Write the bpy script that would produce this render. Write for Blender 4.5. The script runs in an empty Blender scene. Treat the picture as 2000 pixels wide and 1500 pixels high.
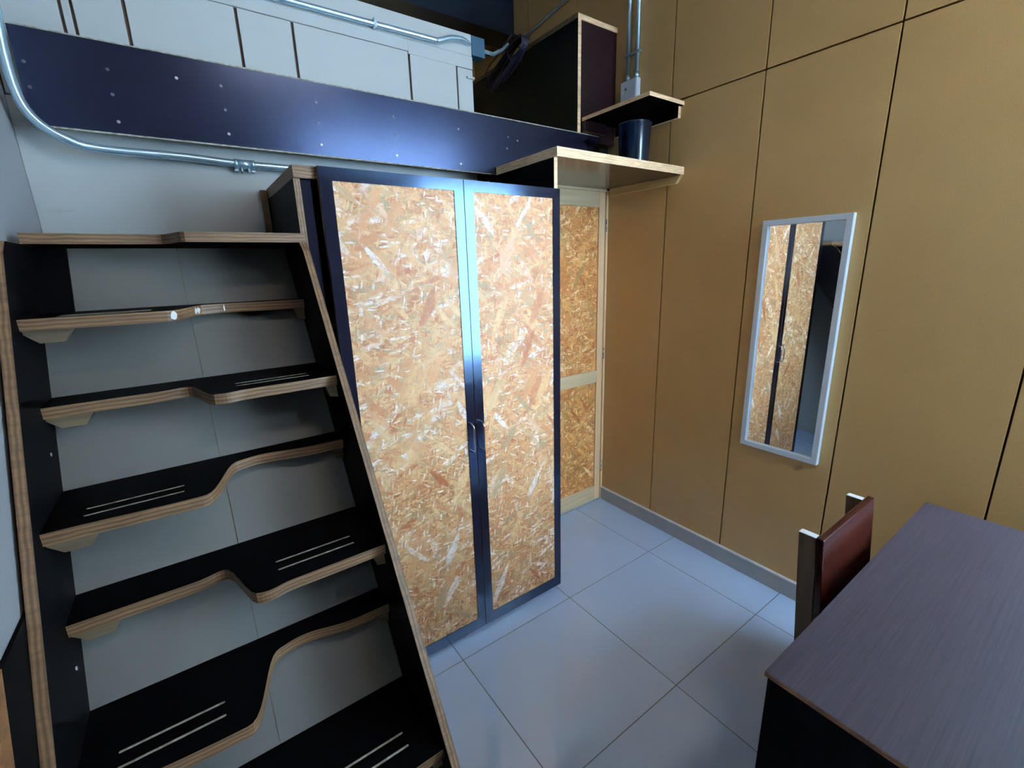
import bpy, bmesh, math, random
from mathutils import Vector, Matrix
random.seed(7)
SC = bpy.context.scene
COL = SC.collection

# ------------------------------------------------------------------ camera
cd = bpy.data.cameras.new('camera'); cam = bpy.data.objects.new('camera', cd); COL.objects.link(cam)
SC.camera = cam
cd.sensor_width = 36.0; cd.lens = 880.476 / 2000 * 36; cd.clip_start = 0.01
RX = Vector((0.812422, -0.582348, -0.029)); UX = Vector((0.169632, 0.18848, 0.967316)); FX = Vector((0.557849, 0.790788, -0.251911))
mw = Matrix((RX, UX, -FX)).transposed().to_4x4(); mw.translation = Vector((-2.13075, -1.97865, 1.58073))
cam.matrix_world = mw

# ------------------------------------------------------------------ world, lights, exposure
W = bpy.data.worlds.new('sky'); SC.world = W; W.use_nodes = True
bg = W.node_tree.nodes['Background']; bg.inputs[0].default_value = (0.55, 0.75, 1.0, 1); bg.inputs[1].default_value = 1.2
SC.view_settings.view_transform = 'Standard'; SC.view_settings.look = 'None'
SC.view_settings.gamma = 1.0; SC.view_settings.use_curve_mapping = False
SC.view_settings.exposure = 0.05

def area(name, loc, rot, sx, sy, power, col, spread=math.pi):
    l = bpy.data.lights.new(name, 'AREA'); l.shape = 'RECTANGLE'; l.size = sx; l.size_y = sy
    l.energy = power; l.color = col; l.spread = spread
    o = bpy.data.objects.new(name, l); COL.objects.link(o); o.location = loc; o.rotation_euler = rot
    return o
# daylight entering through the two windows of the rear wall (behind the camera)
area('daylight_low', (0.375, -3.07, 1.50), (math.radians(90), 0, 0), 1.30, 1.70, 285, (0.50, 0.75, 1.0))
area('daylight_high', (0.02, -3.07, 2.68), (math.radians(90-12), 0, 0), 2.0, 0.32, 66, (0.58, 0.80, 1.0))
area('lamp_light', (-1.15, -2.62, 3.30), (math.radians(28), 0, 0), 0.90, 0.30, 14, (1.0, 0.93, 0.82))

# ------------------------------------------------------------------ helpers
def mat(name): 
    m = bpy.data.materials.new(name); m.use_nodes = True
    return m, m.node_tree.nodes, m.node_tree.links, m.node_tree.nodes['Principled BSDF']
def lin(c): return tuple(((v/255)/12.92 if v/255 <= 0.04045 else ((v/255+0.055)/1.055)**2.4) for v in c)
def ramp(N, stops):
    r = N.new('ShaderNodeValToRGB'); e = r.color_ramp.elements
    while len(e) < len(stops): e.new(0.5)
    for i, (p, c) in enumerate(stops): e[i].position = p; e[i].color = (*c, 1)
    return r
def coords(N, L, scale=(1,1,1), rot=(0,0,0)):
    t = N.new('ShaderNodeTexCoord'); m = N.new('ShaderNodeMapping')
    m.inputs['Scale'].default_value = scale; m.inputs['Rotation'].default_value = rot
    L.new(t.outputs['Object'], m.inputs['Vector']); return m.outputs[0]
def noise(N, L, vec, scale, detail=4, rough=0.55):
    n = N.new('ShaderNodeTexNoise'); n.inputs['Scale'].default_value = scale; n.inputs['Detail'].default_value = detail
    n.inputs['Roughness'].default_value = rough; L.new(vec, n.inputs['Vector']); return n
def mixc(N, L, a, b, f, mode='MIX'):
    m = N.new('ShaderNodeMix'); m.data_type = 'RGBA'; m.blend_type = mode
    for s, v in ((m.inputs[6], a), (m.inputs[7], b), (m.inputs[0], f)):
        if isinstance(v, (tuple, list)): s.default_value = (*v[:3], 1)
        elif isinstance(v, (int, float)): s.default_value = v
        else: L.new(v, s)
    return m.outputs[2]
def bump(N, L, h, B, strength=0.3, dist=0.002):
    b = N.new('ShaderNodeBump'); b.inputs['Strength'].default_value = strength; b.inputs['Distance'].default_value = dist
    L.new(h, b.inputs['Height']); L.new(b.outputs[0], B.inputs['Normal'])

def plain(name, col, rough=0.5, metal=0.0, spec=0.5, var=0.12, nscale=12, bmp=0.0, stretch=(1,1,1), rvar=0.0):
    m, N, L, B = mat(name)
    v = coords(N, L, stretch); n = noise(N, L, v, nscale)
    a = tuple(c*(1-var) for c in col); b = tuple(min(1, c*(1+var)) for c in col)
    r = ramp(N, [(0.3, a), (0.7, b)]); L.new(n.outputs[0], r.inputs[0]); L.new(r.outputs[0], B.inputs['Base Color'])
    B.inputs['Roughness'].default_value = rough; B.inputs['Metallic'].default_value = metal
    B.inputs['Specular IOR Level'].default_value = spec
    if rvar:
        mr = N.new('ShaderNodeMapRange'); mr.inputs[3].default_value = rough-rvar; mr.inputs[4].default_value = rough+rvar
        L.new(n.outputs[0], mr.inputs[0]); L.new(mr.outputs[0], B.inputs['Roughness'])
    if bmp:
        n2 = noise(N, L, v, nscale*8, 3); bump(N, L, n2.outputs[0], B, bmp, 0.001)
    return m

def ply_edge(name, axis, light=(0.205, 0.112, 0.047), dark=(0.102, 0.047, 0.018), freq=9, thick=0.025):
    """layered plywood edge: veneers alternate across the thickness axis"""
    m, N, L, B = mat(name)
    t = N.new('ShaderNodeTexCoord'); s = N.new('ShaderNodeSeparateXYZ'); L.new(t.outputs['Object'], s.inputs[0])
    wob = noise(N, L, t.outputs['Object'], 14, 2)
    ma = N.new('ShaderNodeMath'); ma.operation = 'MULTIPLY_ADD'; ma.inputs[1].default_value = freq*2*math.pi/2/thick*0.62
    mb = N.new('ShaderNodeMath'); mb.operation = 'MULTIPLY'; mb.inputs[1].default_value = 7.0
    L.new(wob.outputs[0], mb.inputs[0]); L.new(s.outputs['XYZ'.index(axis)], ma.inputs[0]); L.new(mb.outputs[0], ma.inputs[2])
    si = N.new('ShaderNodeMath'); si.operation = 'SINE'; L.new(ma.outputs[0], si.inputs[0])
    mr = N.new('ShaderNodeMapRange'); mr.inputs[1].default_value = -1; L.new(si.outputs[0], mr.inputs[0])
    sc = {'X': (6, 40, 40), 'Y': (40, 6, 40), 'Z': (8, 8, 90)}[axis]
    n = noise(N, L, coords(N, L, sc), 1.5, 5, 0.7)
    c1 = mixc(N, L, dark, light, mr.outputs[0])
    r = ramp(N, [(0.3, (0.45, 0.42, 0.4)), (0.62, (1.1, 1.05, 1.0))]); L.new(n.outputs[0], r.inputs[0])
    L.new(mixc(N, L, c1, r.outputs[0], 0.8, 'MULTIPLY'), B.inputs['Base Color'])
    B.inputs['Roughness'].default_value = 0.6
    return m

def osb(name, plane='XZ', tint=(1,1,1), seed=0.0):
    m, N, L, B = mat(name)
    t = N.new('ShaderNodeTexCoord')
    mp0 = N.new('ShaderNodeMapping'); L.new(t.outputs['Object'], mp0.inputs[0])
    if plane == 'XZ': mp0.inputs['Rotation'].default_value = (math.radians(-90), 0, 0)
    mp0.inputs['Location'].default_value = (seed, seed*0.7, 0)
    wn = noise(N, L, mp0.outputs[0], 12, 3, 0.6)
    wv = N.new('ShaderNodeVectorMath'); wv.operation = 'SCALE'; wv.inputs[3].default_value = 0.026
    sb = N.new('ShaderNodeVectorMath'); sb.operation = 'ADD'
    L.new(wn.outputs[1], wv.inputs[0]); L.new(wv.outputs[0], sb.inputs[0]); L.new(mp0.outputs[0], sb.inputs[1])
    base = sb.outputs[0]
    # fine strand base
    f = noise(N, L, base, 85, 9, 0.85); f.inputs['Distortion'].default_value = 1.2
    r0 = ramp(N, [(0.36, (0.14, 0.06, 0.022)), (0.44, (0.40, 0.20, 0.085)), (0.52, (0.62, 0.38, 0.19)), (0.61, (0.90, 0.70, 0.45))])
    L.new(f.outputs[0], r0.inputs[0]); col = r0.outputs[0]; hsum = f.outputs[0]
    mid = noise(N, L, base, 7, 3)
    r1 = ramp(N, [(0.35, (0.86, 0.74, 0.62)), (0.65, (1.1, 1.05, 1.0))]); L.new(mid.outputs[0], r1.inputs[0])
    col = mixc(N, L, col, r1.outputs[0], 0.8, 'MULTIPLY')
    pal = [(0.0, (0.42, 0.16, 0.06)), (0.13, (0.58, 0.32, 0.15)), (0.30, (0.70, 0.46, 0.23)), (0.50, (0.82, 0.60, 0.34)), (0.70, (0.40, 0.32, 0.18)), (0.80, (0.66, 0.38, 0.17)), (0.945, (0.97, 0.88, 0.74))]
    
    layers = [(1.15, 4.6, 18, 0.74), (0.3, 7, 32, 0.72), (-0.75, 5.5, 24, 0.74), (2.0, 12, 52, 0.66), (1.0, 24, 120, 0.60), (-1.25, 11, 50, 0.74), (1.6, 28, 130, 0.62), (-0.2, 34, 140, 0.66), (0.7, 8, 40, 0.82), (-0.5, 6, 26, 0.84)]
    for k, (ang, sl, sw, th) in enumerate(layers):
        mp = N.new('ShaderNodeMapping'); mp.vector_type = 'TEXTURE'
        mp.inputs['Rotation'].default_value = (0, 0, ang)
        mp.inputs['Scale'].default_value = (1/sw, 1/sl, 1.0); mp.inputs['Location'].default_value = (k*0.37, k*0.19, 0)
        L.new(base, mp.inputs[0])
        v = N.new('ShaderNodeTexVoronoi'); v.voronoi_dimensions = '2D'; v.inputs['Scale'].default_value = 1.0
        v.inputs['Randomness'].default_value = 0.95; L.new(mp.outputs[0], v.inputs['Vector'])
        s = N.new('ShaderNodeSeparateColor'); L.new(v.outputs['Color'], s.inputs[0])
        g = N.new('ShaderNodeMath'); g.operation = 'GREATER_THAN'; g.inputs[1].default_value = th; L.new(s.outputs[0], g.inputs[0])
        d = N.new('ShaderNodeMapRange'); d.inputs[1].default_value = 0.62; d.inputs[2].default_value = 0.40; L.new(v.outputs['Distance'], d.inputs[0])
        gm = N.new('ShaderNodeMath'); gm.operation = 'MULTIPLY'; L.new(g.outputs[0], gm.inputs[0]); L.new(d.outputs[0], gm.inputs[1])
        # ragged transparency
        g2 = N.new('ShaderNodeMath'); g2.operation = 'MULTIPLY'; L.new(gm.outputs[0], g2.inputs[0])
        rg = noise(N, L, base, 60, 5, 0.75); mr = N.new('ShaderNodeMapRange'); mr.inputs[1].default_value = 0.38; mr.inputs[2].default_value = 0.52
        mr.inputs[3].default_value = 0.15; mr.inputs[4].default_value = 0.95
        L.new(rg.outputs[0], mr.inputs[0]); L.new(mr.outputs[0], g2.inputs[1])
        rp = ramp(N, pal); L.new(s.outputs[1], rp.inputs[0])
        st = noise(N, L, mp.outputs[0], 1.6, 5, 0.7); rs = ramp(N, [(0.3, (0.72, 0.66, 0.6)), (0.6, (1.08, 1.06, 1.04))]); L.new(st.outputs[0], rs.inputs[0])
        fc = mixc(N, L, rp.outputs[0], rs.outputs[0], 0.7, 'MULTIPLY')
        col = mixc(N, L, col, fc, g2.outputs[0])
    gmn = N.new('ShaderNodeGamma'); gmn.inputs[1].default_value = 1.45; L.new(col, gmn.inputs[0]); col = gmn.outputs[0]
    col = mixc(N, L, col, tint, 1.0, 'MULTIPLY')
    L.new(col, B.inputs['Base Color']); B.inputs['Roughness'].default_value = 0.5
    B.inputs['Specular IOR Level'].default_value = 0.3
    bump(N, L, hsum, B, 0.25, 0.001)
    return m

def timber(name, c1, c2, axis='Z', rough=0.5):
    m, N, L, B = mat(name)
    sc = {'Z': (40, 40, 2.5), 'X': (2.5, 40, 40), 'Y': (40, 2.5, 40)}[axis]
    n = noise(N, L, coords(N, L, sc), 1.0, 5, 0.6)
    r = ramp(N, [(0.3, c1), (0.55, c2), (0.75, tuple(min(1, v*1.08) for v in c2))]); L.new(n.outputs[0], r.inputs[0])
    L.new(r.outputs[0], B.inputs['Base Color']); B.inputs['Roughness'].default_value = rough
    bump(N, L, n.outputs[0], B, 0.1, 0.001)
    return m

# ------------------------------------------------------------------ materials
def painted_wall(name, col):
    m, N, L, B = mat(name)
    v = coords(N, L); n = noise(N, L, v, 2.2, 6, 0.65); n3 = noise(N, L, coords(N, L, (1, 1, 3.2)), 3.1, 6, 0.7)
    a = tuple(c*0.94 for c in col)
    r = ramp(N, [(0.35, a), (0.65, col)]); L.new(n.outputs[0], r.inputs[0])
    st = ramp(N, [(0.66, (1, 1, 1)), (0.74, (0.84, 0.81, 0.76))]); L.new(n3.outputs[0], st.inputs[0])
    L.new(mixc(N, L, r.outputs[0], st.outputs[0], 0.8, 'MULTIPLY'), B.inputs['Base Color'])
    B.inputs['Roughness'].default_value = 0.55
    n2 = noise(N, L, v, 55, 3); bump(N, L, n2.outputs[0], B, 0.08, 0.002)
    return m
M_WALL = painted_wall('wall_paint_grey_white', (0.47, 0.47, 0.45))
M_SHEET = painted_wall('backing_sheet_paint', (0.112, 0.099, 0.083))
M_REAR = painted_wall('wall_paint_rear', (0.13, 0.13, 0.13))  # unseen rear and alcove walls, toned dark to cut bounced light
M_WALLJ = plain('wall_joint_brown', (0.10, 0.055, 0.035), 0.8)
M_LEFT = painted_wall('wall_paint_left', (0.36, 0.35, 0.35))
def ochre_mat():
    m, N, L, B = mat('ochre_hardboard')
    v = coords(N, L); n = noise(N, L, v, 1.6, 5, 0.6); f = noise(N, L, v, 260, 3, 0.7)
    r = ramp(N, [(0.3, (0.455, 0.262, 0.092)), (0.7, (0.53, 0.318, 0.118))]); L.new(n.outputs[0], r.inputs[0])
    r2 = ramp(N, [(0.35, (0.88, 0.88, 0.86)), (0.65, (1.08, 1.08, 1.1))]); L.new(f.outputs[0], r2.inputs[0])
    L.new(mixc(N, L, r.outputs[0], r2.outputs[0], 0.7, 'MULTIPLY'), B.inputs['Base Color'])
    B.inputs['Roughness'].default_value = 0.42; B.inputs['Specular IOR Level'].default_value = 0.5
    bump(N, L, f.outputs[0], B, 0.12, 0.001)
    return m
M_OCHRE = ochre_mat()
M_OCHREJ = plain('ochre_joint', (0.05, 0.025, 0.01), 0.8)
M_TILE = plain('glazed_floor_tile', (0.48, 0.62, 0.86), 0.045, 0, 0.8, 0.03, 3)
M_GROUT = plain('grout', (0.16, 0.15, 0.14), 0.8)
M_BASEB = plain('baseboard_grey', (0.42, 0.42, 0.41), 0.4, 0, 0.5, 0.06)
M_CEIL = plain('ceiling_dark', (0.10, 0.11, 0.12), 0.8)
M_STEEL = plain('beam_navy_steel', (0.005, 0.009, 0.018), 0.35, 0.0, 0.5)
M_FILM = plain('phenolic_film_black', (0.0030, 0.0026, 0.003), 0.45, 0, 0.02, 0.2, 6, 0.05)
M_FILMMAT = plain('phenolic_film_tread', (0.0022, 0.002, 0.0022), 0.5, 0, 0.02, 0.2, 9, 0.1)
M_BOARD = plain('phenolic_film_board', (0.007, 0.006, 0.012), 0.24, 0, 0.75, 0.15, 4)
M_BOARD.node_tree.nodes['Principled BSDF'].inputs['Specular Tint'].default_value = (0.42, 0.55, 1.0, 1)  # blue of the daylight sheen put into the film's reflection colour
M_BROWNF = plain('brown_film_panel', (0.018, 0.005, 0.006), 0.5, 0, 0.2, 0.2, 6)
M_BOXSIDE = plain('box_side_film', (0.007, 0.009, 0.008), 0.5, 0, 0.2, 0.2, 4)
M_UNDER = plain('shelf_film_gloss', (0.030, 0.020, 0.013), 0.16, 0, 0.6, 0.15, 5)
M_FRAME = plain('door_frame_gloss', (0.007, 0.004, 0.008), 0.15, 0, 0.8, 0.2, 8, rvar=0.03)
M_FRAME.node_tree.nodes['Principled BSDF'].inputs['Specular Tint'].default_value = (0.40, 0.62, 1.0, 1)  # azure window glare tinted into the frame's reflections
M_PLYZ = ply_edge('ply_edge_z', 'Z'); M_PLYX = ply_edge('ply_edge_x', 'X', freq=7, thick=0.018); M_PLYY = ply_edge('ply_edge_y', 'Y', freq=7, thick=0.018)
PALE = dict(light=(1.0, 0.72, 0.45), dark=(0.88, 0.56, 0.32))
M_PALEZ = ply_edge('ply_pale_z', 'Z', **PALE); M_PALEX = ply_edge('ply_pale_x', 'X', freq=7, thick=0.018, **PALE)
M_OSB1 = osb('osb_left', seed=0.3, tint=(1.0, 1.0, 1.18)); M_OSB2 = osb('osb_right', seed=2.1, tint=(1.10, 1.07, 1.25)); M_OSB3 = osb('osb_room_door', seed=4.7, tint=(1.22, 0.99, 0.76))
M_PINE = timber('pine_timber', (0.88, 0.54, 0.26), (1.0, 0.66, 0.37)); M_PINEX = timber('pine_timber_x', (0.62, 0.42, 0.22), (0.74, 0.54, 0.31), 'X')
M_PINEY = timber('pine_timber_y', (0.45, 0.27, 0.10), (0.55, 0.35, 0.14), 'Y')
M_GALV = plain('galvanised_steel', (0.55, 0.74, 0.86), 0.26, 0.7, 0.5, 0.06, 12)
M_CHROME = plain('chrome', (0.75, 0.77, 0.80), 0.12, 1.0, 0.5, 0.03)
M_SCREW = plain('screw_zinc', (0.45, 0.44, 0.42), 0.4, 0.6)
M_BIN = plain('bin_blue_plastic', (0.0015, 0.006, 0.016), 0.2, 0, 0.8, 0.1)
M_OUTLET = plain('outlet_metal_white', (0.70, 0.80, 0.90), 0.35, 0.1, 0.5, 0.05)
M_JBOX = plain('junction_box_paint', (0.010, 0.045, 0.075), 0.5, 0.0)
M_CABLE = plain('cable_navy', (0.014, 0.018, 0.045), 0.28, 0, 0.6, 0.3, 20)
M_CABLE2 = plain('cable_brown', (0.05, 0.03, 0.03), 0.35, 0, 0.5, 0.3, 20)
M_MFRAME = plain('mirror_frame_silver', (0.70, 0.80, 0.90), 0.35, 0.1, 0.5, 0.03)
mm, NN, LL, BB = mat('mirror_silvering'); BB.inputs['Metallic'].default_value = 1; BB.inputs['Roughness'].default_value = 0.01; BB.inputs['Base Color'].default_value = (0.86, 0.88, 0.86, 1); M_MIRROR = mm
mm, NN, LL, BB = mat('window_pane_glass'); BB.inputs['Transmission Weight'].default_value = 1; BB.inputs['Roughness'].default_value = 0.0; BB.inputs['IOR'].default_value = 1.0; BB.inputs['Base Color'].default_value = (0.97, 0.99, 1, 1); M_GLASS = mm
M_GROOVE = plain('groove_wood_pale', (0.33, 0.29, 0.22), 0.7, 0, 0.3, 0.5, 60)
M_CLEAT = timber('cleat_plywood', (0.075, 0.045, 0.022), (0.125, 0.08, 0.04), 'X', 0.7)
def desk_mat():
    m, N, L, B = mat('desk_top_dark_woodgrain')
    n = noise(N, L, coords(N, L, (1.2, 60, 60)), 3.0, 6, 0.65)
    r = ramp(N, [(0.3, (0.020, 0.014, 0.019)), (0.7, (0.048, 0.035, 0.045))]); L.new(n.outputs[0], r.inputs[0])
    L.new(r.outputs[0], B.inputs['Base Color']); B.inputs['Roughness'].default_value = 0.42
    B.inputs['Specular IOR Level'].default_value = 0.5; bump(N, L, n.outputs[0], B, 0.2, 0.001)
    return m
M_DESK = desk_mat()
M_ORANGE = timber('orange_wood_edge', (0.12, 0.045, 0.015), (0.22, 0.09, 0.03), 'X', 0.5)
M_CHAIRPOST = timber('chair_post_wood', (0.06, 0.035, 0.017), (0.10, 0.06, 0.03), 'Z', 0.4)
M_CHAIRTOP = plain('chair_post_cap_white', (0.75, 0.76, 0.76), 0.4)
M_CHAIRBACK = plain('chair_back_lacquer', (0.028, 0.005, 0.003), 0.16, 0, 0.4, 0.25, 5)
M_SCUFF = plain('white_paint_scuff', (0.8, 0.78, 0.76), 0.6)

# ------------------------------------------------------------------ mesh helpers
def link(name, bm, mats, parent=None, smooth=False, bevel=0.0, loc=None):
    me = bpy.data.meshes.new(name); bm.normal_update(); bm.to_mesh(me); bm.free()
    for m in (mats if isinstance(mats, (list, tuple)) else [mats]): me.materials.append(m)
    if smooth: me.shade_smooth()
    o = bpy.data.objects.new(name, me); COL.objects.link(o)
    if loc: o.location = loc
    if parent: o.parent = parent; o.matrix_parent_inverse = Matrix.Translation(parent.location).inverted() if parent.parent is None else Matrix.Translation(parent.matrix_world.translation).inverted()
    if bevel:
        b = o.modifiers.new('bevel', 'BEVEL'); b.width = bevel; b.segments = 2; b.limit_method = 'ANGLE'
    return o
def bx(bm, x0, x1, y0, y1, z0, z1, mi=0):
    vs = [bm.verts.new(p) for p in ((x0,y0,z0),(x1,y0,z0),(x1,y1,z0),(x0,y1,z0),(x0,y0,z1),(x1,y0,z1),(x1,y1,z1),(x0,y1,z1))]
    fs = []
    for idx in ((0,3,2,1),(4,5,6,7),(0,1,5,4),(1,2,6,5),(2,3,7,6),(3,0,4,7)):
        f = bm.faces.new([vs[i] for i in idx]); f.material_index = mi; fs.append(f)
    return fs          # bottom, top, front(-y), right(+x), back(+y), left(-x)
def box(name, x0, x1, y0, y1, z0, z1, mats, parent=None, bevel=0.0, edges=None):
    """edges: set of faces ('b','t','f','r','k','l') that get material slot 1"""
    bm = bmesh.new(); fs = bx(bm, x0, x1, y0, y1, z0, z1)
    for ch, f in zip('btfrkl', fs):
        if edges and ch in edges: f.material_index = 1
    return link(name, bm, mats, parent, bevel=bevel)
def prism(name, pts, axis, a0, a1, mats, parent=None, bevel=0.0, edge_mi=1):
    """pts polygon in the two other axes (cyclic order), extruded along axis; side faces take edge_mi"""
    bm = bmesh.new()
    def P(p, a): return {'X': (a, p[0], p[1]), 'Y': (p[0], a, p[1]), 'Z': (p[0], p[1], a)}[axis]
    A = [bm.verts.new(P(p, a0)) for p in pts]; Bv = [bm.verts.new(P(p, a1)) for p in pts]
    bm.faces.new(A[::-1]); bm.faces.new(Bv)
    n = len(pts)
    for i in range(n):
        f = bm.faces.new((A[i], A[(i+1) % n], Bv[(i+1) % n], Bv[i])); f.material_index = edge_mi
    bmesh.ops.recalc_face_normals(bm, faces=bm.faces[:])
    return link(name, bm, mats, parent, bevel=bevel)
def tube_bm(bm, pts, r, seg=12, cap=True):
    pts = [Vector(p) for p in pts]; rings = []
    up = Vector((0.13, 0.21, 0.97)).normalized()
    for i, p in enumerate(pts):
        t = (pts[min(i+1, len(pts)-1)] - pts[max(i-1, 0)]).normalized()
        a = t.cross(up)
        if a.length < 1e-3: a = t.cross(Vector((1, 0, 0)))
        a.normalize(); b = t.cross(a).normalized()
        rings.append([bm.verts.new(p + r*(math.cos(2*math.pi*k/seg)*a + math.sin(2*math.pi*k/seg)*b)) for k in range(seg)])
        up = b if False else up
    for i in range(len(rings)-1):
        for k in range(seg):
            f = bm.faces.new((rings[i][k], rings[i][(k+1) % seg], rings[i+1][(k+1) % seg], rings[i+1][k])); f.smooth = True
    if cap: bm.faces.new(rings[0][::-1]); bm.faces.new(rings[-1])
def spline(ctrl, n=8):
    c = [Vector(p) for p in ctrl]; c = [2*c[0]-c[1]] + c + [2*c[-1]-c[-2]]; out = []
    for i in range(1, len(c)-2):
        for k in range(n):
            t = k/n
            out.append(0.5*((2*c[i]) + (-c[i-1]+c[i+1])*t + (2*c[i-1]-5*c[i]+4*c[i+1]-c[i+2])*t*t + (-c[i-1]+3*c[i]-3*c[i+1]+c[i+2])*t**3))
    out.append(c[-2]); return out
def tube(name, pts, r, m, parent=None, seg=12):
    bm = bmesh.new(); tube_bm(bm, pts, r, seg); bmesh.ops.recalc_face_normals(bm, faces=bm.faces[:]); return link(name, bm, m, parent)
def cyl(name, p0, p1, r0, r1, m, parent=None, seg=16):
    p0, p1 = Vector(p0), Vector(p1); bm = bmesh.new()
    t = (p1-p0).normalized(); a = t.orthogonal().normalized(); b = t.cross(a)
    R = [[bm.verts.new(p + r*(math.cos(2*math.pi*k/seg)*a + math.sin(2*math.pi*k/seg)*b)) for k in range(seg)] for p, r in ((p0, r0), (p1, r1))]
    for k in range(seg):
        f = bm.faces.new((R[0][k], R[0][(k+1) % seg], R[1][(k+1) % seg], R[1][k])); f.smooth = True
    bm.faces.new(R[0][::-1]); bm.faces.new(R[1]); bmesh.ops.recalc_face_normals(bm, faces=bm.faces[:])
    return link(name, bm, m, parent)
def thing(name, label, cat, loc=(0,0,0), group=None):
    o = bpy.data.objects.new(name, None); COL.objects.link(o); o.location = loc; o.empty_display_size = 0.1
    o['label'] = label; o['category'] = cat
    if group: o['group'] = group
    return o
def struct(o): o['kind'] = 'structure'; return o
def sempty(name, loc=(0,0,0)):
    o = bpy.data.objects.new(name, None); COL.objects.link(o); o.location = loc; o['kind'] = 'structure'; return o

XL = -2.445            # left wall
YR = -3.00             # rear wall (behind the camera)
YL = 1.42              # back of the loft
ZC = 3.55              # ceiling

# ================================================================== SETTING
# floor: grout bed with tiles
fl = struct(box('floor', XL-0.1, 1.42, YR-0.1, YL+0.1, -0.10, -0.0015, M_GROUT))
T, g = 0.60, 0.0016
xs = [-0.243-T*k for k in range(-3, 5)]; xs[6] = -2.121; ys = [-0.591-T*k for k in range(-1, 6)]
tile_mesh = {}
for ix in range(len(xs)-1):
    for iy in range(len(ys)-1):
        x1, x0 = min(xs[ix], 1.29 if ys[iy+1] < -1.96 else 0.0)-g, max(xs[ix+1], XL)+g; y1, y0 = min(ys[iy], 0.0)-g, max(ys[iy+1], YR)+g
        if x1-x0 < 0.02 or y1-y0 < 0.02 or (x1 > 0.01 and y1 > -1.7): continue
        key = (round(x1-x0, 3), round(y1-y0, 3))
        if key not in tile_mesh:
            o = box('floor_tile', 0, x1-x0, 0, y1-y0, -0.012, 0.0, M_TILE, None, bevel=0.0006); tile_mesh[key] = o
        else:
            o = tile_mesh[key].copy(); COL.objects.link(o)
        o.location = (x0, y0, 0); o.parent = fl

# left wall, rear wall (with high window), loft walls, ceiling
struct(box('wall_left', XL-0.12, XL, YR, YL, 0, ZC, M_LEFT))
def wall_with_hole(name, axis, p0, p1, a0, a1, z1, h, m):
    """wall slab; axis 'Y' = plane facing y (a along x), 'X' = plane facing x (a along y); h=(ha0,ha1,hz0,hz1)"""
    bm = bmesh.new()
    for (u0, u1, w0, w1) in ((a0, h[0], 0, z1), (h[1], a1, 0, z1), (h[0], h[1], 0, h[2]), (h[0], h[1], h[3], z1)):
        if axis == 'Y': bx(bm, u0, u1, p0, p1, w0, w1)
        else: bx(bm, p0, p1, u0, u1, w0, w1)
    return struct(link(name, bm, m))
XA, YA = 1.30, -1.96          # the room widens to the right behind the end of the ochre wall
HW = (-1.0, 1.05, 2.50, 2.86); LW = (-0.30, 1.05, 0.62, 2.38)
bm = bmesh.new()
for u0, u1, w0, w1 in ((XL-0.12, LW[0], 0, HW[2]), (LW[1], XA+0.12, 0, HW[2]), (LW[0], LW[1], 0, LW[2]), (LW[0], LW[1], LW[3], HW[2]), (XL-0.12, HW[0], HW[2], HW[3]), (HW[1], XA+0.12, HW[2], HW[3]), (XL-0.12, XA+0.12, HW[3], ZC)):
    bx(bm, u0, u1, YR-0.12, YR, w0, w1)
struct(link('wall_rear', bm, M_REAR))
wr = struct(box('wall_right', 0.012, 0.13, YA, YL, 0, ZC, M_OCHREJ))
struct(box('wall_alcove', XA, XA+0.12, YR, YA, 0, ZC, M_REAR))
struct(box('wall_alcove_back', 0.13, XA+0.12, YA, YA+0.10, 0, ZC, M_REAR))
struct(box('wall_loft', XL, 0.012, YL, YL+0.12, 0, ZC, M_OCHRE))
struct(box('ceiling', XL-0.12, XA+0.12, YR-0.12, YL+0.12, ZC, ZC+0.1, M_CEIL))
# ochre panels on the right wall
cols = [-0.405, -0.863, -1.314, -1.785, -1.96]
zsplit = 2.345; gp = 0.0032
def opanel(y0, y1, z0, z1): box('wall_panel', 0.0, 0.0119, y0+gp, y1-gp, z0+gp, z1-gp, M_OCHRE, wr, bevel=0.001)
ups = [YL, 0.735, 0.276, -0.405]
opanel(-0.405, -0.0, 0.0, 2.0)
opanel(0.0, YL, 2.06, 2.345) ; opanel(-0.405, 0.0, 2.0, 2.345)
for i in range(len(cols)-1):
    opanel(cols[i+1], cols[i], 0, zsplit); opanel(cols[i+1], cols[i], zsplit, ZC)
for i in range(3): opanel(ups[i+1], ups[i], zsplit, ZC)
# baseboard
bm = bmesh.new(); bx(bm, -0.013, -0.0002, YA, -0.001, 0.0002, 0.086)
bb_ = struct(link('baseboard_right', bm, M_BASEB, bevel=0.002))
box('lit_top_strip', -0.0160, -0.0003, YA, -0.001, 0.0862, 0.0925, M_CHAIRTOP, bb_)  # white strip stands in for light on the baseboard's top face

# back wall: partial wall with boarded upper part and a doorway at the right
wb = struct(box('wall_back', XL, -0.90, 0.010, 0.10, 0, 2.585, M_WALLJ))
box('wall_header', -0.90, -0.0, 0.010, 0.10, 2.0, 2.22, M_BOXSIDE, wb)
def wpanel(x0, x1, z0, z1, y0=0.0, gg=0.003): box('wall_panel', x0+gg, x1-gg, y0, 0.0099, z0+0.0005, z1-0.0008, M_WALL, wb, bevel=0.002)
wpanel(XL, -0.90, 0.0, 2.09, gg=0.0004)
xb = [XL, -2.279, -2.255, -2.131, -1.828, -1.652, -1.207, -0.981]
for i in range(len(xb)-1): wpanel(xb[i], xb[i+1], 2.093, 2.452 if i > 2 else 2.582, gg=0.0045 if i != 1 else 0.003)
wpanel(-0.981, -0.90, 2.093, 2.443, y0=0.0, gg=0.002)
box('wall_trim', -2.128, -1.21, -0.004, 0.0099, 2.452, 2.494, M_WALL, wb, bevel=0.002)
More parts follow.
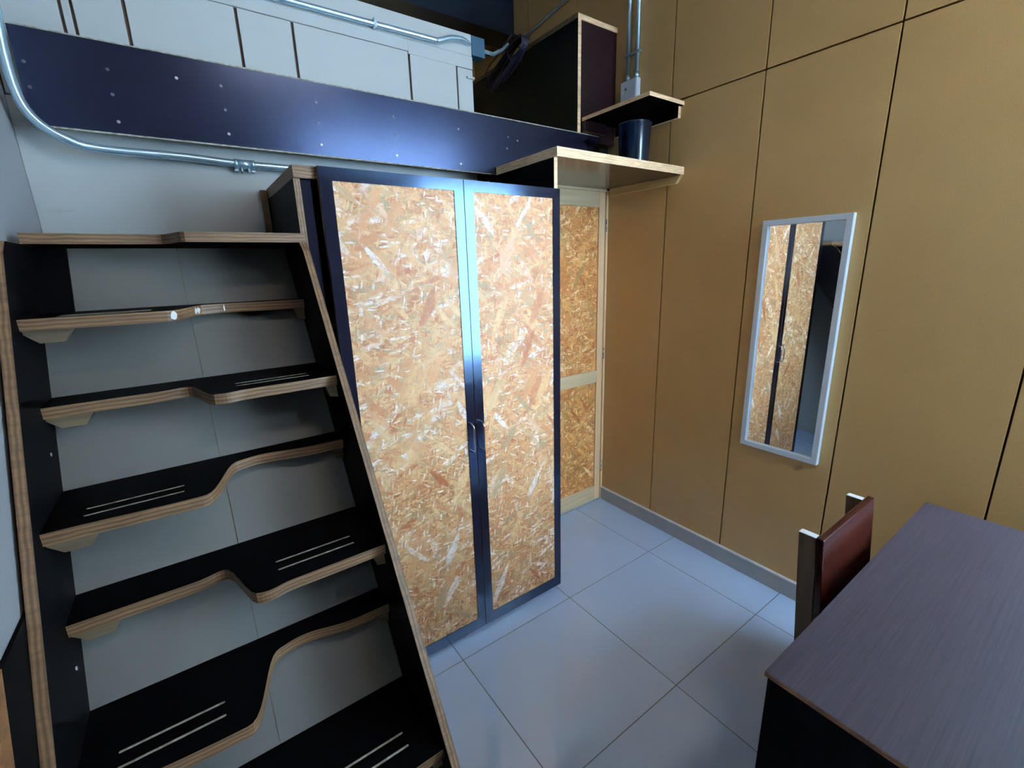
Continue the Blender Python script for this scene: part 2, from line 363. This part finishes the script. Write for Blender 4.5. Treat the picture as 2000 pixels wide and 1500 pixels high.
box('wall_trim', -1.21, -0.9, -0.002, 0.0099, 2.444, 2.494, M_WALL, wb, bevel=0.002)
wpanel(-2.128, -0.9, 2.495, 2.582, y0=0.001, gg=0.001)
box('wall_ledge', -0.935, -0.895, -0.008, 0.0099, 2.404, 2.414, M_WALL, wb, bevel=0.003)

# loft platform behind the back wall, navy steel beam across it
struct(box('trim_loft_platform', XL, 0.0, 0.101, YL, 1.98, 2.03, M_BOXSIDE))
beam = bmesh.new()
bx(beam, XL, 0, 0.80, 1.00, 3.05, 3.065); bx(beam, XL, 0, 0.80, 1.00, 3.335, 3.35); bx(beam, XL, 0, 0.893, 0.905, 3.065, 3.335)
o = link('steel_beam', beam, M_STEEL); o['label'] = 'dark navy steel beam spanning the loft above the white boarded wall'; o['category'] = 'beam'

# windows that light the room (behind and beside the camera)
def window(name, axis, pos, a0, a1, z0, z1):
    w = sempty(name, (pos, (a0+a1)/2, z0) if axis == 'X' else ((a0+a1)/2, pos, z0))
    t, d = 0.035, 0.05
    def b(nm, u0, u1, w0, w1, dd, m):
        if axis == 'X': box(nm, pos-dd/2, pos+dd/2, u0, u1, w0, w1, m, w)
        else: box(nm, u0, u1, pos-dd/2, pos+dd/2, w0, w1, m, w)
    b('window_frame', a0, a0+t, z0, z1, d, M_STEEL); b('window_frame', a1-t, a1, z0, z1, d, M_STEEL)
    b('window_frame', a0+t, a1-t, z0, z0+t, d, M_STEEL); b('window_frame', a0+t, a1-t, z1-t, z1, d, M_STEEL)
    mid = (a0+a1)/2
    b('pane', a0+t, a1-t, z0+t, z1-t, 0.004, M_GLASS)
window('window_1', 'Y', YR-0.03, LW[0], LW[1], LW[2], LW[3])
window('window_2', 'Y', YR-0.03, HW[0], HW[1], HW[2], HW[3])

# tube lamp under the ceiling behind the camera
lampm, NN, LL, BB = mat('lamp_diffuser'); BB.inputs['Emission Color'].default_value = (1.0, 0.93, 0.82, 1); BB.inputs['Emission Strength'].default_value = 6
LP = thing('ceiling_lamp', 'white tube lamp hanging under the ceiling near the rear wall', 'lamp', (-1.15, -2.64, 3.32))
box('housing', -1.47, -0.83, -2.70, -2.58, 3.335, 3.38, M_OUTLET, LP, bevel=0.004)
cyl('tube', (-1.45, -2.655, 3.322), (-0.85, -2.655, 3.322), 0.012, 0.012, lampm, LP)
for x in (-1.40, -0.90): cyl('hanger', (x, -2.64, 3.38), (x, -2.64, ZC-0.001), 0.004, 0.004, M_STEEL, LP)

# room door: pine frame with osb panels
D = sempty('door_1', (-0.4, 0.0, 0.0))
yf0, yf1 = 0.0, 0.035
box('door_jamb', -0.018, -0.0005, -0.004, 0.06, 0.0, 1.995, M_PINE, D, bevel=0.001)
box('door_jamb', -0.815, -0.797, -0.004, 0.06, 0.0, 1.995, M_PINE, D, bevel=0.001)
box('stile', -0.072, -0.022, yf0, yf1, 0.012, 1.985, M_PINE, D, bevel=0.0015)
box('stile', -0.795, -0.735, yf0, yf1, 0.012, 1.985, M_PINE, D, bevel=0.0015)
for z0, z1 in ((0.012, 0.115), (0.845, 0.925), (1.90, 1.985)):
    box('rail', -0.735, -0.0725, yf0, yf1, z0, z1, M_PINEX, D, bevel=0.0015)
for z0, z1 in ((0.115, 0.845), (0.925, 1.90)):
    box('osb_panel', -0.735, -0.0725, yf0+0.010, yf0+0.024, z0, z1, M_OSB3, D)
for z in (0.25, 1.03, 1.80):
    h = cyl('hinge', (-0.020, -0.006, z-0.035), (-0.020, -0.006, z+0.035), 0.005, 0.005, M_CHROME, D)
box('head_jamb', -0.797, -0.0185, -0.004, 0.06, 1.9865, 1.9995, M_PINEX, D)
box('threshold', -0.80, -0.013, 0.0, 0.06, 0.0, 0.011, M_BASEB, D)

# ================================================================== STAIRCASE
yn = lambda z: -1.677 + 0.672*z          # nosing line of the stringers
XSL0, XSL1, XSR0, XSR1 = -2.438, -2.420, -1.840, -1.822
S = thing('stair_ladder', 'black plywood alternating tread loft staircase with wavy wooden nosings against the left wall', 'staircase', (-2.13, -0.9, 0.0))
ztop = 1.6645
yb = lambda z: yn(z) + 0.262
prof = [(yn(ztop)+0.018, ztop), (-0.012, ztop), (-0.012, 1.475), (yb(1.475), 1.475), (yb(0), 0.0), (yn(0), 0.0), (yn(1.640), 1.640)]
def edge_prism(name, x0, x1, parent):
    return prism(name, prof, 'X', x0, x1, [M_FILM, M_PLYX], parent, bevel=0.0006)
# pale backing sheets fixed behind the treads, joint in the middle
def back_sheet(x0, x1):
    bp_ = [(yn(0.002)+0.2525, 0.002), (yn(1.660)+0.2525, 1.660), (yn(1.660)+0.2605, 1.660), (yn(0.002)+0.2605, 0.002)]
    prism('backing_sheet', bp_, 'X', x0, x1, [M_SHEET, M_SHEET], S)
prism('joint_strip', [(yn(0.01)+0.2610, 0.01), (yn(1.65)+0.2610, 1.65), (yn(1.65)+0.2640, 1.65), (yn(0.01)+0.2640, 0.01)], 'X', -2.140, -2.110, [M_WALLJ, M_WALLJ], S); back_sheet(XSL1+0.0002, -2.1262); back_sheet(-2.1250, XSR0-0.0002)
gz0, gz1 = 1.485, 1.664
prism('dark_strip', [(yn(gz0)+0.239, gz0), (yn(gz0)+0.252, gz0), (yn(gz1)+0.252, gz1), (yn(gz1)+0.239, gz1)], 'X', XSL1+0.0002, -2.358, [M_FILM, M_FILM], S)  # narrow black strip on the sheet, left end between the top two treads
edge_prism('stringer', XSL0, XSL1, S); edge_prism('stringer', XSR0, XSR1, S)
def sm(a, b, x): t = max(0, min(1, (x-a)/(b-a))); return t*t*t*(t*(6*t-15)+10)
def offs(x, right, k):
    if right:                                  # right half comes forward
        return 0.120*(1-sm(-2.162, -2.108, x)) + 0.024 + 0.010*math.exp(-((x+2.168)/0.025)**2) - 0.008*math.exp(-((x+2.09)/0.025)**2)
    return 0.025 + 0.015*math.exp(-((x+2.42)/0.15)**2) + (0.150 + 0.025*math.exp(-((x+2.04)/0.07)**2))*sm(-2.172, -2.088, x)
TH = 0.025
treads = []
for k in range(9):
    zt = 1.690 - 0.1862*k; right = (k % 2 == 0)
    n = 72; xe = XSR1 if k == 0 else XSR0; xs_ = [XSL1 + (xe-XSL1)*i/n for i in range(n+1)]
    # tread 1: slightly different, its edge runs on to the stringer tops
    back = (-0.012 if k == 0 else yn(zt) + 0.2515)
    front = [(x, yn(zt) + (offs(x, right, k) if k else 0.01+0.11*(1-sm(-2.16, -2.10, x)))) for x in xs_]
    if k == 0:
        front[0:0] = []
    pts = front + [(xs_[-1], back), (xs_[0], back)]
    bm = bmesh.new()
    A = [bm.verts.new((x, y, zt-TH)) for x, y in pts]; Bv = [bm.verts.new((x, y, zt)) for x, y in pts]
    bm.faces.new(A[::-1]); bm.faces.new(Bv); m_ = len(pts)
    for i in range(m_):
        f = bm.faces.new((A[i], A[(i+1) % m_], Bv[(i+1) % m_], Bv[i])); f.material_index = 1
    bmesh.ops.recalc_face_normals(bm, faces=bm.faces[:])
    t = link('tread', bm, [M_FILMMAT, M_PLYZ], S); treads.append(t)
    # grip grooves on the forward half
    if k:
        for d in (0.070, 0.104):
            x0, x1 = ((-2.062, -1.900) if right else (-2.362, -2.204))
            if k == 2 and d > 0.08: d = 0.10
            y = yn(zt) + d + 0.008
            b = bmesh.new(); segs = 8
            P = [(x0 + 0.0025*math.cos(a), y + 0.0025*math.sin(a)) for a in [math.pi/2 + math.pi*i/segs for i in range(segs+1)]] + \
                [(x1 + 0.0025*math.cos(a), y + 0.0025*math.sin(a)) for a in [-math.pi/2 + math.pi*i/segs for i in range(segs+1)]]
            A = [b.verts.new((px, py, zt-0.001)) for px, py in P]; Bq = [b.verts.new((px, py, zt+0.0004)) for px, py in P]
            b.faces.new(A[::-1]); b.faces.new(Bq)
            for i in range(len(P)): b.faces.new((A[i], A[(i+1) % len(P)], Bq[(i+1) % len(P)], Bq[i]))
            link('grip_groove', b, M_GROOVE, t)
    # support cleats under both ends
    if k:
        yl = front[0][1] + 0.012; yr = front[-1][1] + 0.012
        zb = zt - TH
        prism('cleat', [(XSL1, zb), (XSL1+0.080, zb), (XSL1+0.062, zb-0.028), (XSL1+0.022, zb-0.028), (XSL1, zb-0.008)], 'Y', yl, yl+0.028, [M_CLEAT, M_CLEAT], S, bevel=0.001)
        prism('cleat', [(XSR0, zb), (XSR0-0.030, zb), (XSR0-0.020, zb-0.032), (XSR0, zb-0.036)], 'Y', yr, yr+0.028, [M_CLEAT, M_CLEAT], S, bevel=0.001)
    # white paint scuffs on the second tread's edge
    if k == 1:
        for sx, w, inc in ((-2.158, 0.012, 0), (-2.108, 0.014, 0), (-2.045, 0.003, 0)):
            fy = yn(zt) + offs(sx, False, 1)
            b = bmesh.new(); rr = random.Random(int(abs(sx)*1000))
            P = []
            for i in range(12):
                a = 2*math.pi*i/12; r = (0.65 + 0.35*rr.random())
                P.append((sx + w*0.6*r*math.cos(a), zt-0.0125 + 0.0115*r*math.sin(a)))
            vs = [b.verts.new((px, yn(zt) + offs(px, False, 1) - 0.0006, pz)) for px, pz in P]
            vk = [b.verts.new((px, yn(zt) + offs(px, False, 1) + 0.001, pz)) for px, pz in P]
            cv = b.verts.new((sx, fy - 0.0008, zt-0.0125))
            for i in range(12): b.faces.new((cv, vs[i], vs[(i+1) % 12]))
            for i in range(12): b.faces.new((vs[i], vs[(i+1) % 12], vk[(i+1) % 12], vk[i]))
            bmesh.ops.recalc_face_normals(b, faces=b.faces[:])
            link('paint_scuff', b, M_SCUFF, t)
for zz in (1.32, 0.96): 
    cyl('screw', (XSL1-0.001, yn(zz)+0.12, zz-0.10), (XSL1+0.0015, yn(zz)+0.12, zz-0.10), 0.004, 0.004, M_SCREW, S)

# black board on the left wall behind the left stringer
bp = prism('side_board', [(-1.62, 0.001), (-1.105, 1.036), (-0.72, 1.036), (-1.42, 0.001)], 'X', XL+0.0003, XL+0.0065, [M_FILM, M_FILM], None)
bp['label'] = 'black board on the left wall low beside the staircase'; bp['category'] = 'board'
prism('edge_strip', [(-1.6205, 0.001), (-1.68, 0.001), (-1.150, 1.02), (-1.1055, 1.036)], 'X', XL+0.0003, XL+0.0065, [M_ORANGE, M_ORANGE], bp)['label'] = 'orange-brown wood front edge'

# ================================================================== WARDROBE
WD = thing('wardrobe', 'tall wardrobe with two black-framed strand board doors and chrome handles', 'wardrobe', (-1.32, -0.25, 0.0))
FY = -0.482
box('top_panel', -1.819, -0.84, FY, -0.012, 1.846, 1.881, [M_FILM, M_PLYZ], WD, edges='frl')
box('side_panel', -1.819, -1.801, FY+0.008, -0.012, 0.0, 1.846, [M_FILM, M_PLYX], WD, edges='f')
box('side_panel', -0.858, -0.84, FY+0.004, -0.012, 0.0, 1.846, [M_FILM, M_PLYX], WD, edges='f')
box('filler_strip', -1.800, -1.772, FY+0.012, FY+0.03, 0.0, 1.846, M_FRAME, WD)
box('back_panel', -1.801, -0.858, -0.024, -0.012, 0.05, 1.846, M_FILM, WD)
box('bottom_panel', -1.801, -0.858, FY+0.02, -0.024, 0.03, 0.05, M_FILM, WD)
for z in (0.5, 0.95, 1.4): box('shelf', -1.801, -0.858, FY+0.05, -0.024, z, z+0.018, [M_FILM, M_PLYZ], WD, edges='f')
def wdoor(x0, x1, osbm, hx, label):
    y0, y1 = -0.500, FY-0.001; z0, z1 = 0.014, 1.880
    w = 0.038
    bm = bmesh.new()
    ring = [(x0, z0), (x1, z0), (x1, z1), (x0, z1)]; inn = [(x0+w, z0+0.052), (x1-w+0.001, z0+0.052), (x1-w+0.001, z1-w), (x0+w, z1-w)]
    vo = [[bm.verts.new((px, yy, pz)) for px, pz in ring] for yy in (y0, y1)]; vi = [[bm.verts.new((px, yy, pz)) for px, pz in inn] for yy in (y0, y1)]
    for i in range(4):
        j = (i+1) % 4
        bm.faces.new((vo[0][i], vo[0][j], vi[0][j], vi[0][i])); bm.faces.new((vo[1][j], vo[1][i], vi[1][i], vi[1][j]))
        f = bm.faces.new((vo[0][j], vo[0][i], vo[1][i], vo[1][j])); f.material_index = 1
        bm.faces.new((vi[0][i], vi[0][j], vi[1][j], vi[1][i]))
    bmesh.ops.recalc_face_normals(bm, faces=bm.faces[:])
    d = link('door', bm, [M_FRAME, M_PLYX], WD)
    box('osb_panel', x0+w, x1-w+0.001, y0+0.003, y1-0.003, z0+0.052, z1-w, osbm, d)
    # bow handle
    zc, hh, pr = 0.925, 0.058, 0.026
    pts = spline([(hx, y0, zc-hh), (hx, y0-pr*0.6, zc-hh), (hx, y0-pr, zc-hh+0.010), (hx, y0-pr-0.002, zc), (hx, y0-pr, zc+hh-0.010), (hx, y0-pr*0.6, zc+hh), (hx, y0, zc+hh)], 6)
    hb = bmesh.new(); tube_bm(hb, pts, 0.0032, 10); bmesh.ops.recalc_face_normals(hb, faces=hb.faces[:])
    link('handle', hb, M_CHROME, d)
    return d
wdoor(-1.755, -1.2715, M_OSB1, -1.295, '')
wdoor(-1.2685, -0.822, M_OSB2, -1.250, '')
# a batten beside the wardrobe on the back wall
o = box('batten', -1.842, -1.822, -0.030, -0.001, 1.70, 1.875, [M_PLYX], None); o['label'] = 'short plywood batten upright on the white wall at the rear left of the wardrobe'; o['category'] = 'batten'

# ================================================================== LOFT EDGE BOARD
gb = box('loft_edge_board', -2.395, -0.150, -0.062, -0.040, 2.006, 2.248, [M_BOARD, M_PALEZ], None, edges='tbrl')
box('edge_strip', -2.395, -0.150, -0.0632, -0.040, 2.2482, 2.2520, M_GROOVE, gb)
box('edge_strip', -2.395, -0.860, -0.0632, -0.044, 2.0015, 2.0058, M_GROOVE, gb)
gb['label'] = 'long glossy dark board edging the loft across the back wall, with rows of screws'; gb['category'] = 'board'
holes = [(-2.378,2.162),(-2.201,2.177),(-1.915,2.184),(-1.618,2.183),(-1.323,2.179),(-1.026,2.173),(-0.758,2.174),(-2.379,2.1),(-2.202,2.111),(-1.914,2.114),(-1.618,2.116),(-1.319,2.112),(-0.704,2.165),(-2.202,2.038),(-1.915,2.041),(-1.617,2.042),(-1.322,2.036),(-1.022,2.033),(-0.766,2.124)]
sm0 = None; sb = None
M_SCREWD = plain('screw_dull', (0.10, 0.09, 0.11), 0.45, 0.4)
for hx, hz in holes + [(-2.034, 2.185)]:
    if sm0 is None:
        sm0 = cyl('screw', (0, 0.0005, 0), (0, -0.0012, 0), 0.0048, 0.0042, M_SCREWD, None, 12); s = sm0
    else: s = sm0.copy(); COL.objects.link(s)
    s.location = (hx, -0.062, hz); s.parent = gb
    if hz < 2.06 or hx == -2.034:
        if sb is None: sb = s.data.copy(); sb.materials[0] = M_SCREW
        s.data = sb
lb = box('ledger', -2.39, -0.90, -0.040, -0.0005, 2.03, 2.09, M_FILM, gb)

# ================================================================== SHELF OVER THE ROOM DOOR
SH = thing('wall_shelf', 'large plywood shelf above the room door with a dark underside and pale edge', 'shelf', (-0.41, -0.25, 2.0))
box('board', -0.836, 0.0, -0.500, -0.066, 2.000, 2.036, [M_UNDER, M_PALEZ], SH, edges='fl')
box('side_panel', -0.836, -0.818, -0.480, -0.003, 0.0, 1.9995, [M_FILM, M_PALEX], SH, edges='f')
box('back_strip', -0.817, -0.001, -0.0655, -0.002, 2.000, 2.0055, [M_UNDER], SH)
prism('batten', [(-0.030, 1.962), (-0.470, 1.962), (-0.498, 1.9995), (-0.030, 1.9995)], 'X', -0.022, -0.0004, [M_PINEY, M_PINEY], SH, bevel=0.001)
box('front_block', -0.836, -0.818, -0.4815, -0.4802, 1.88, 1.9995, [M_PALEX], SH)

SS = thing('wall_shelf', 'small plywood shelf high on the ochre wall beneath the outlet box', 'shelf', (-0.13, -0.25, 2.33))
prism('board', [(-0.262, -0.480), (0.0-0.0004, -0.480), (-0.0004, -0.045), (-0.262, -0.045)], 'Z', 2.314, 2.332, [M_FILM, M_PALEZ], SS)
prism('ledger', [(-0.462, 2.3135), (-0.462, 2.2635), (-0.4605, 2.262), (-0.060, 2.262), (-0.060, 2.3135)], 'X', -0.020, -0.0004, [M_FILM, M_PALEX], SS)
box('bracket', -0.262, -0.10, -0.070, -0.045, 2.262, 2.3135, [M_BROWNF, M_PALEZ], SS, edges='b')

# ================================================================== BIN ON THE SHELF
bm = bmesh.new(); R0, R1, H, seg = 0.070, 0.080, 0.215, 40
prof_b = [(0.0, 0.0), (R0, 0.0), (R0+0.002, 0.006), (R1, H-0.006), (R1+0.003, H-0.004), (R1+0.003, H), (R1-0.004, H), (R0-0.004, 0.006), (0.0, 0.006)]
rings = [[bm.verts.new((r*math.cos(2*math.pi*k/seg), r*math.sin(2*math.pi*k/seg), z)) for k in range(seg)] if r else [bm.verts.new((0, 0, z))] for r, z in prof_b]
for i in range(len(rings)-1):
    a, b = rings[i], rings[i+1]
    for k in range(seg):
        k2 = (k+1) % seg
        if len(a) == 1: f = bm.faces.new((a[0], b[k2], b[k]))
        elif len(b) == 1: f = bm.faces.new((a[k], a[k2], b[0]))
        else: f = bm.faces.new((a[k], a[k2], b[k2], b[k]))
        f.smooth = True
bmesh.ops.recalc_face_normals(bm, faces=bm.faces[:])
o = link('waste_bin', bm, M_BIN, None, loc=(-0.155, -0.31, 2.0365)); o['label'] = 'glossy dark blue round bin standing on the large plywood shelf'; o['category'] = 'bin'

# ================================================================== LOFT BOX (partition by the ochre wall)
BX = thing('loft_partition', 'tall dark plywood partition box with pale edges at the end of the loft', 'partition', (-0.14, 0.5, 2.03))
box('side_panel', -0.290, -0.268, -0.040, 1.415, 2.031, 2.800, [M_BOXSIDE, M_PALEX], BX, edges='f')
box('top_edge', -0.2675, -0.0005, -0.040, -0.018, 2.776, 2.800, [M_PALEZ, M_PALEZ], BX)
box('front_panel', -0.2675, -0.0005, -0.034, -0.019, 2.225, 2.7755, [M_BROWNF], BX)
box('top_rail', -0.296, -0.2905, -0.038, 1.41, 2.778, 2.800, [M_CLEAT], BX)

# ================================================================== CONDUITS, OUTLET, CABLES
c = thing('conduit', 'galvanised pipe curving from the left wall under the loft board to the wardrobe', 'conduit', (-2.1, -0.05, 1.96))
pts = spline([(-2.398, -0.085, 2.75), (-2.400, -0.085, 2.45), (-2.404, -0.084, 2.28), (-2.410, -0.083, 2.17), (-2.406, -0.083, 2.07), (-2.383, -0.082, 2.012), (-2.330, -0.075, 1.972), (-2.255, -0.055, 1.958), (-2.065, -0.032, 1.962), (-1.9, -0.024, 1.957), (-1.742, -0.022, 1.957)], 8) + [Vector((-1.0, -0.022, 1.957))]
tube('pipe', pts, 0.0125, M_GALV, c, 16)
for x in (-1.905, -1.853):
    cyl('clamp', (x-0.006, -0.022, 1.957), (x+0.006, -0.022, 1.957), 0.0165, 0.0165, M_GALV, c)
    box('clamp_tab', x-0.006, x+0.006, -0.022, -0.001, 1.934, 1.942, M_GALV, c)
for x in (-1.89, -1.868): cyl('coupling_screw', (x, -0.030, 1.945), (x, -0.030, 1.928), 0.004, 0.004, M_GALV, c)
tube('coupling', [(-1.90, -0.022, 1.957), (-1.86, -0.022, 1.957)], 0.0155, M_GALV, c, 16)

c = thing('conduit', 'galvanised pipe along the top of the white boarded wall below the beam', 'conduit', (-1.7, -0.02, 2.51))
tube('pipe', spline([(-2.44, -0.018, 2.505), (-1.9, -0.018, 2.505), (-1.66, -0.018, 2.505), (-1.137, -0.018, 2.512), (-1.079, -0.018, 2.513), (-1.016, -0.018, 2.536), (-0.96, -0.015, 2.545), (-0.927, -0.005, 2.543), (-0.902, 0.015, 2.543)], 8), 0.0105, M_GALV, c, 14)
for x in (-2.0, -1.35): box('strap', x-0.005, x+0.005, -0.0295, -0.005, 2.496, 2.527, M_GALV, c)

c = thing('junction_box', 'small blue-grey junction box at the end of the white boarded wall', 'junction box', (-0.86, 0.03, 2.51))
box('box_body', -0.898, -0.832, 0.005, 0.055, 2.505, 2.578, M_JBOX, c, bevel=0.003)
box('cover_plate', -0.900, -0.830, 0.001, 0.0045, 2.503, 2.580, M_JBOX, c, bevel=0.001)
tube('pipe_stub', spline([(-0.832, 0.03, 2.545), (-0.79, 0.04, 2.548), (-0.74, 0.07, 2.562), (-0.68, 0.12, 2.60), (-0.56, 0.25, 2.68), (-0.40, 0.42, 2.80)], 6), 0.009, M_GALV, c)

# outlet with two vertical pipes on the ochre wall
c = thing('outlet_box', 'whitish metal outlet box with two vertical pipes on the ochre wall', 'outlet box', (-0.02, -0.15, 2.42))
box('box_body', -0.030, -0.0005, -0.208, -0.098, 2.412, 2.516, M_OUTLET, c, bevel=0.003)
box('cover_plate', -0.033, -0.0302, -0.203, -0.103, 2.417, 2.511, M_OUTLET, c, bevel=0.002)
cyl('knob', (-0.033, -0.14, 2.475), (-0.038, -0.14, 2.475), 0.006, 0.005, M_CHROME, c)
for y in (-0.132, -0.190):
    cyl('pipe', (-0.014, y, 2.516), (-0.014, y, ZC-0.001), 0.0105, 0.0105, M_GALV, c)
    cyl('connector', (-0.014, y, 2.5165), (-0.014, y, 2.545), 0.0135, 0.0135, M_GALV, c)
for z in (2.63, 2.95): box('strap', -0.0255, -0.001, -0.210, -0.113, z, z+0.010, M_GALV, c)

o = tube('conduit', [(-0.014, 0.74, 3.035), (-0.014, 0.69, 3.05), (-0.014, 0.35, 3.085), (-0.014, 0.0, 3.13), (-0.014, -0.04, 3.20), (-0.014, -0.045, ZC-0.001)], 0.009, M_GALV)
o['label'] = 'thin galvanised pipe slanting up the shadowed ochre wall inside the loft'; o['category'] = 'conduit'

# coiled cables draped over the partition box
o = thing('cable_bundle', 'coiled bundle of dark blue cables hanging over the loft partition', 'cable bundle', (-0.32, 0.5, 2.74))
rnd = random.Random(3)
for k in range(11):
    j = lambda s=0.012: rnd.uniform(-s, s)
    w = rnd.uniform(0.4, 1.0); xo = -0.322 - 0.004*k
    A = Vector((xo, 0.325+j(), 2.806+j(0.008))); Bq = Vector((xo-0.01, 0.675+j(0.03), 2.672+j(0.015)))
    mid1 = Vector((xo-0.008, 0.46+j(0.006), 2.725+j(0.012)-0.022*w)); mid2 = Vector((xo+0.004, 0.53+j(0.006), 2.775+j(0.012)+0.014*w))
    a2 = Vector((xo, 0.345+j(0.005), 2.770+j(0.006))); a3 = Vector((xo, 0.365+j(0.005), 2.825+j(0.004)))
    b2 = Vector((xo-0.01, 0.64+j(), 2.650+j(0.01))); b3 = Vector((xo, 0.665+j(), 2.71+j(0.012)))
    loop = [A, a2, mid1, b2, Bq, b3, mid2, a3, A+Vector((0.003, 0.002, 0.002))]
    tube('cable', spline(loop, 7), 0.0042, M_CABLE if k % 4 else M_CABLE2, o, 8)
tube('cable_tie', spline([(-0.30, 0.42, 2.73), (-0.375, 0.43, 2.735), (-0.385, 0.44, 2.79), (-0.34, 0.44, 2.82), (-0.30, 0.43, 2.80), (-0.30, 0.42, 2.73)], 5), 0.003, M_CABLE, o, 8)
tube('cable', spline([(-0.34, 0.67, 2.72), (-0.34, 0.75, 2.76), (-0.33, 0.72, 2.80), (-0.335, 0.60, 2.83), (-0.33, 0.48, 2.88)], 7), 0.0042, M_CABLE2, o, 8)

# ================================================================== MIRROR
MI = thing('wall_mirror', 'tall narrow mirror with a silver frame hanging on the ochre wall', 'mirror', (-0.015, -1.1, 0.7))
y0, y1, z0, z1, w, t = -1.266, -0.928, 0.705, 1.742, 0.024, 0.026
bm = bmesh.new()
ring = [(y0, z0), (y1, z0), (y1, z1), (y0, z1)]; inn = [(y0+w, z0+w), (y1-w, z0+w), (y1-w, z1-w), (y0+w, z1-w)]
vo = [[bm.verts.new((xx, py, pz)) for py, pz in ring] for xx in (-0.0008, -t)]
v2 = [bm.verts.new((-t, py, pz)) for py, pz in inn]; v3 = [bm.verts.new((-0.008, py, pz)) for py, pz in inn]
for i in range(4):
    j = (i+1) % 4
    bm.faces.new((vo[0][i], vo[0][j], vo[1][j], vo[1][i])); bm.faces.new((vo[1][i], vo[1][j], v2[j], v2[i])); bm.faces.new((v2[i], v2[j], v3[j], v3[i]))
bm.faces.new(vo[0][::-1]); bmesh.ops.recalc_face_normals(bm, faces=bm.faces[:])
link('frame', bm, M_MFRAME, MI, bevel=0.0025)
box('glass', -0.0125, -0.0085, y0+w+0.0002, y1-w-0.0002, z0+w+0.0002, z1-w-0.0002, M_MIRROR, MI)

# ================================================================== DESK
DK = thing('desk', 'dark wood-grain desk with black side panel in the right foreground', 'desk', (-0.72, -1.95, 0.0))
dx0, dx1, dy0, dy1 = -1.280, -0.162, -2.27, -1.655
box('desktop', dx0, dx1, dy0, dy1, 0.738, 0.750, [M_DESK, M_ORANGE], DK, bevel=0.0015, edges='l')
box('side_panel', dx0+0.004, dx0+0.024, dy0+0.02, dy1-0.006, 0.0, 0.7375, M_FILM, DK)
box('side_panel', dx1-0.03, dx1-0.01, dy0+0.02, dy1-0.006, 0.0, 0.7375, M_FILM, DK)
box('modesty_panel', dx0+0.0245, dx1-0.0305, dy0+0.10, dy0+0.118, 0.25, 0.7375, M_FILM, DK)

# ================================================================== CHAIR
CH = thing('chair', 'wooden chair with a dark red lacquered backrest tucked behind the desk', 'chair', (-0.69, -1.7, 0.0))
def slanted(name, x0, x1, ya, yb_, za, zb, dy, m, mats=None):
    """post from (z=za, shifted by dy) up to zb"""
    bm = bmesh.new()
    v = [bm.verts.new(p) for p in ((x0, ya+dy, za), (x1, ya+dy, za), (x1, yb_+dy, za), (x0, yb_+dy, za), (x0, ya, zb), (x1, ya, zb), (x1, yb_, zb), (x0, yb_, zb))]
    for i, idx in enumerate(((0,3,2,1),(4,5,6,7),(0,1,5,4),(1,2,6,5),(2,3,7,6),(3,0,4,7))):
        f = bm.faces.new([v[q] for q in idx]); f.material_index = 1 if i == 1 else 0
    return link(name, bm, mats or [m], CH, bevel=0.003)
for x0 in (-0.877, -0.553):
    slanted('back_post', x0, x0+0.024, -1.580, -1.536, 0.44, 0.86, -0.035, None, [M_CHAIRPOST, M_CHAIRTOP])
    slanted('leg', x0, x0+0.024, -1.615, -1.571, 0.0, 0.4395, 0.03, None, [M_CHAIRPOST, M_CHAIRPOST])
slanted('backrest', -0.877, -0.512, -1.598, -1.5805, 0.60, 0.862, -0.023, None, [M_CHAIRBACK, M_CHAIRBACK])
box('seat', -0.852, -0.530, -2.05, -1.60, 0.44, 0.465, M_CHAIRBACK, CH, bevel=0.006)
for x0 in (-0.877, -0.537): box('leg', x0, x0+0.024, -2.04, -2.00, 0.0, 0.4395, M_CHAIRPOST, CH, bevel=0.002)
box('seat_rail', -0.853, -0.537, -2.03, -2.01, 0.38, 0.4395, M_CHAIRPOST, CH)
for x0 in (-0.872, -0.532): box('seat_rail', x0, x0+0.014, -1.9995, -1.616, 0.38, 0.4395, M_CHAIRPOST, CH)
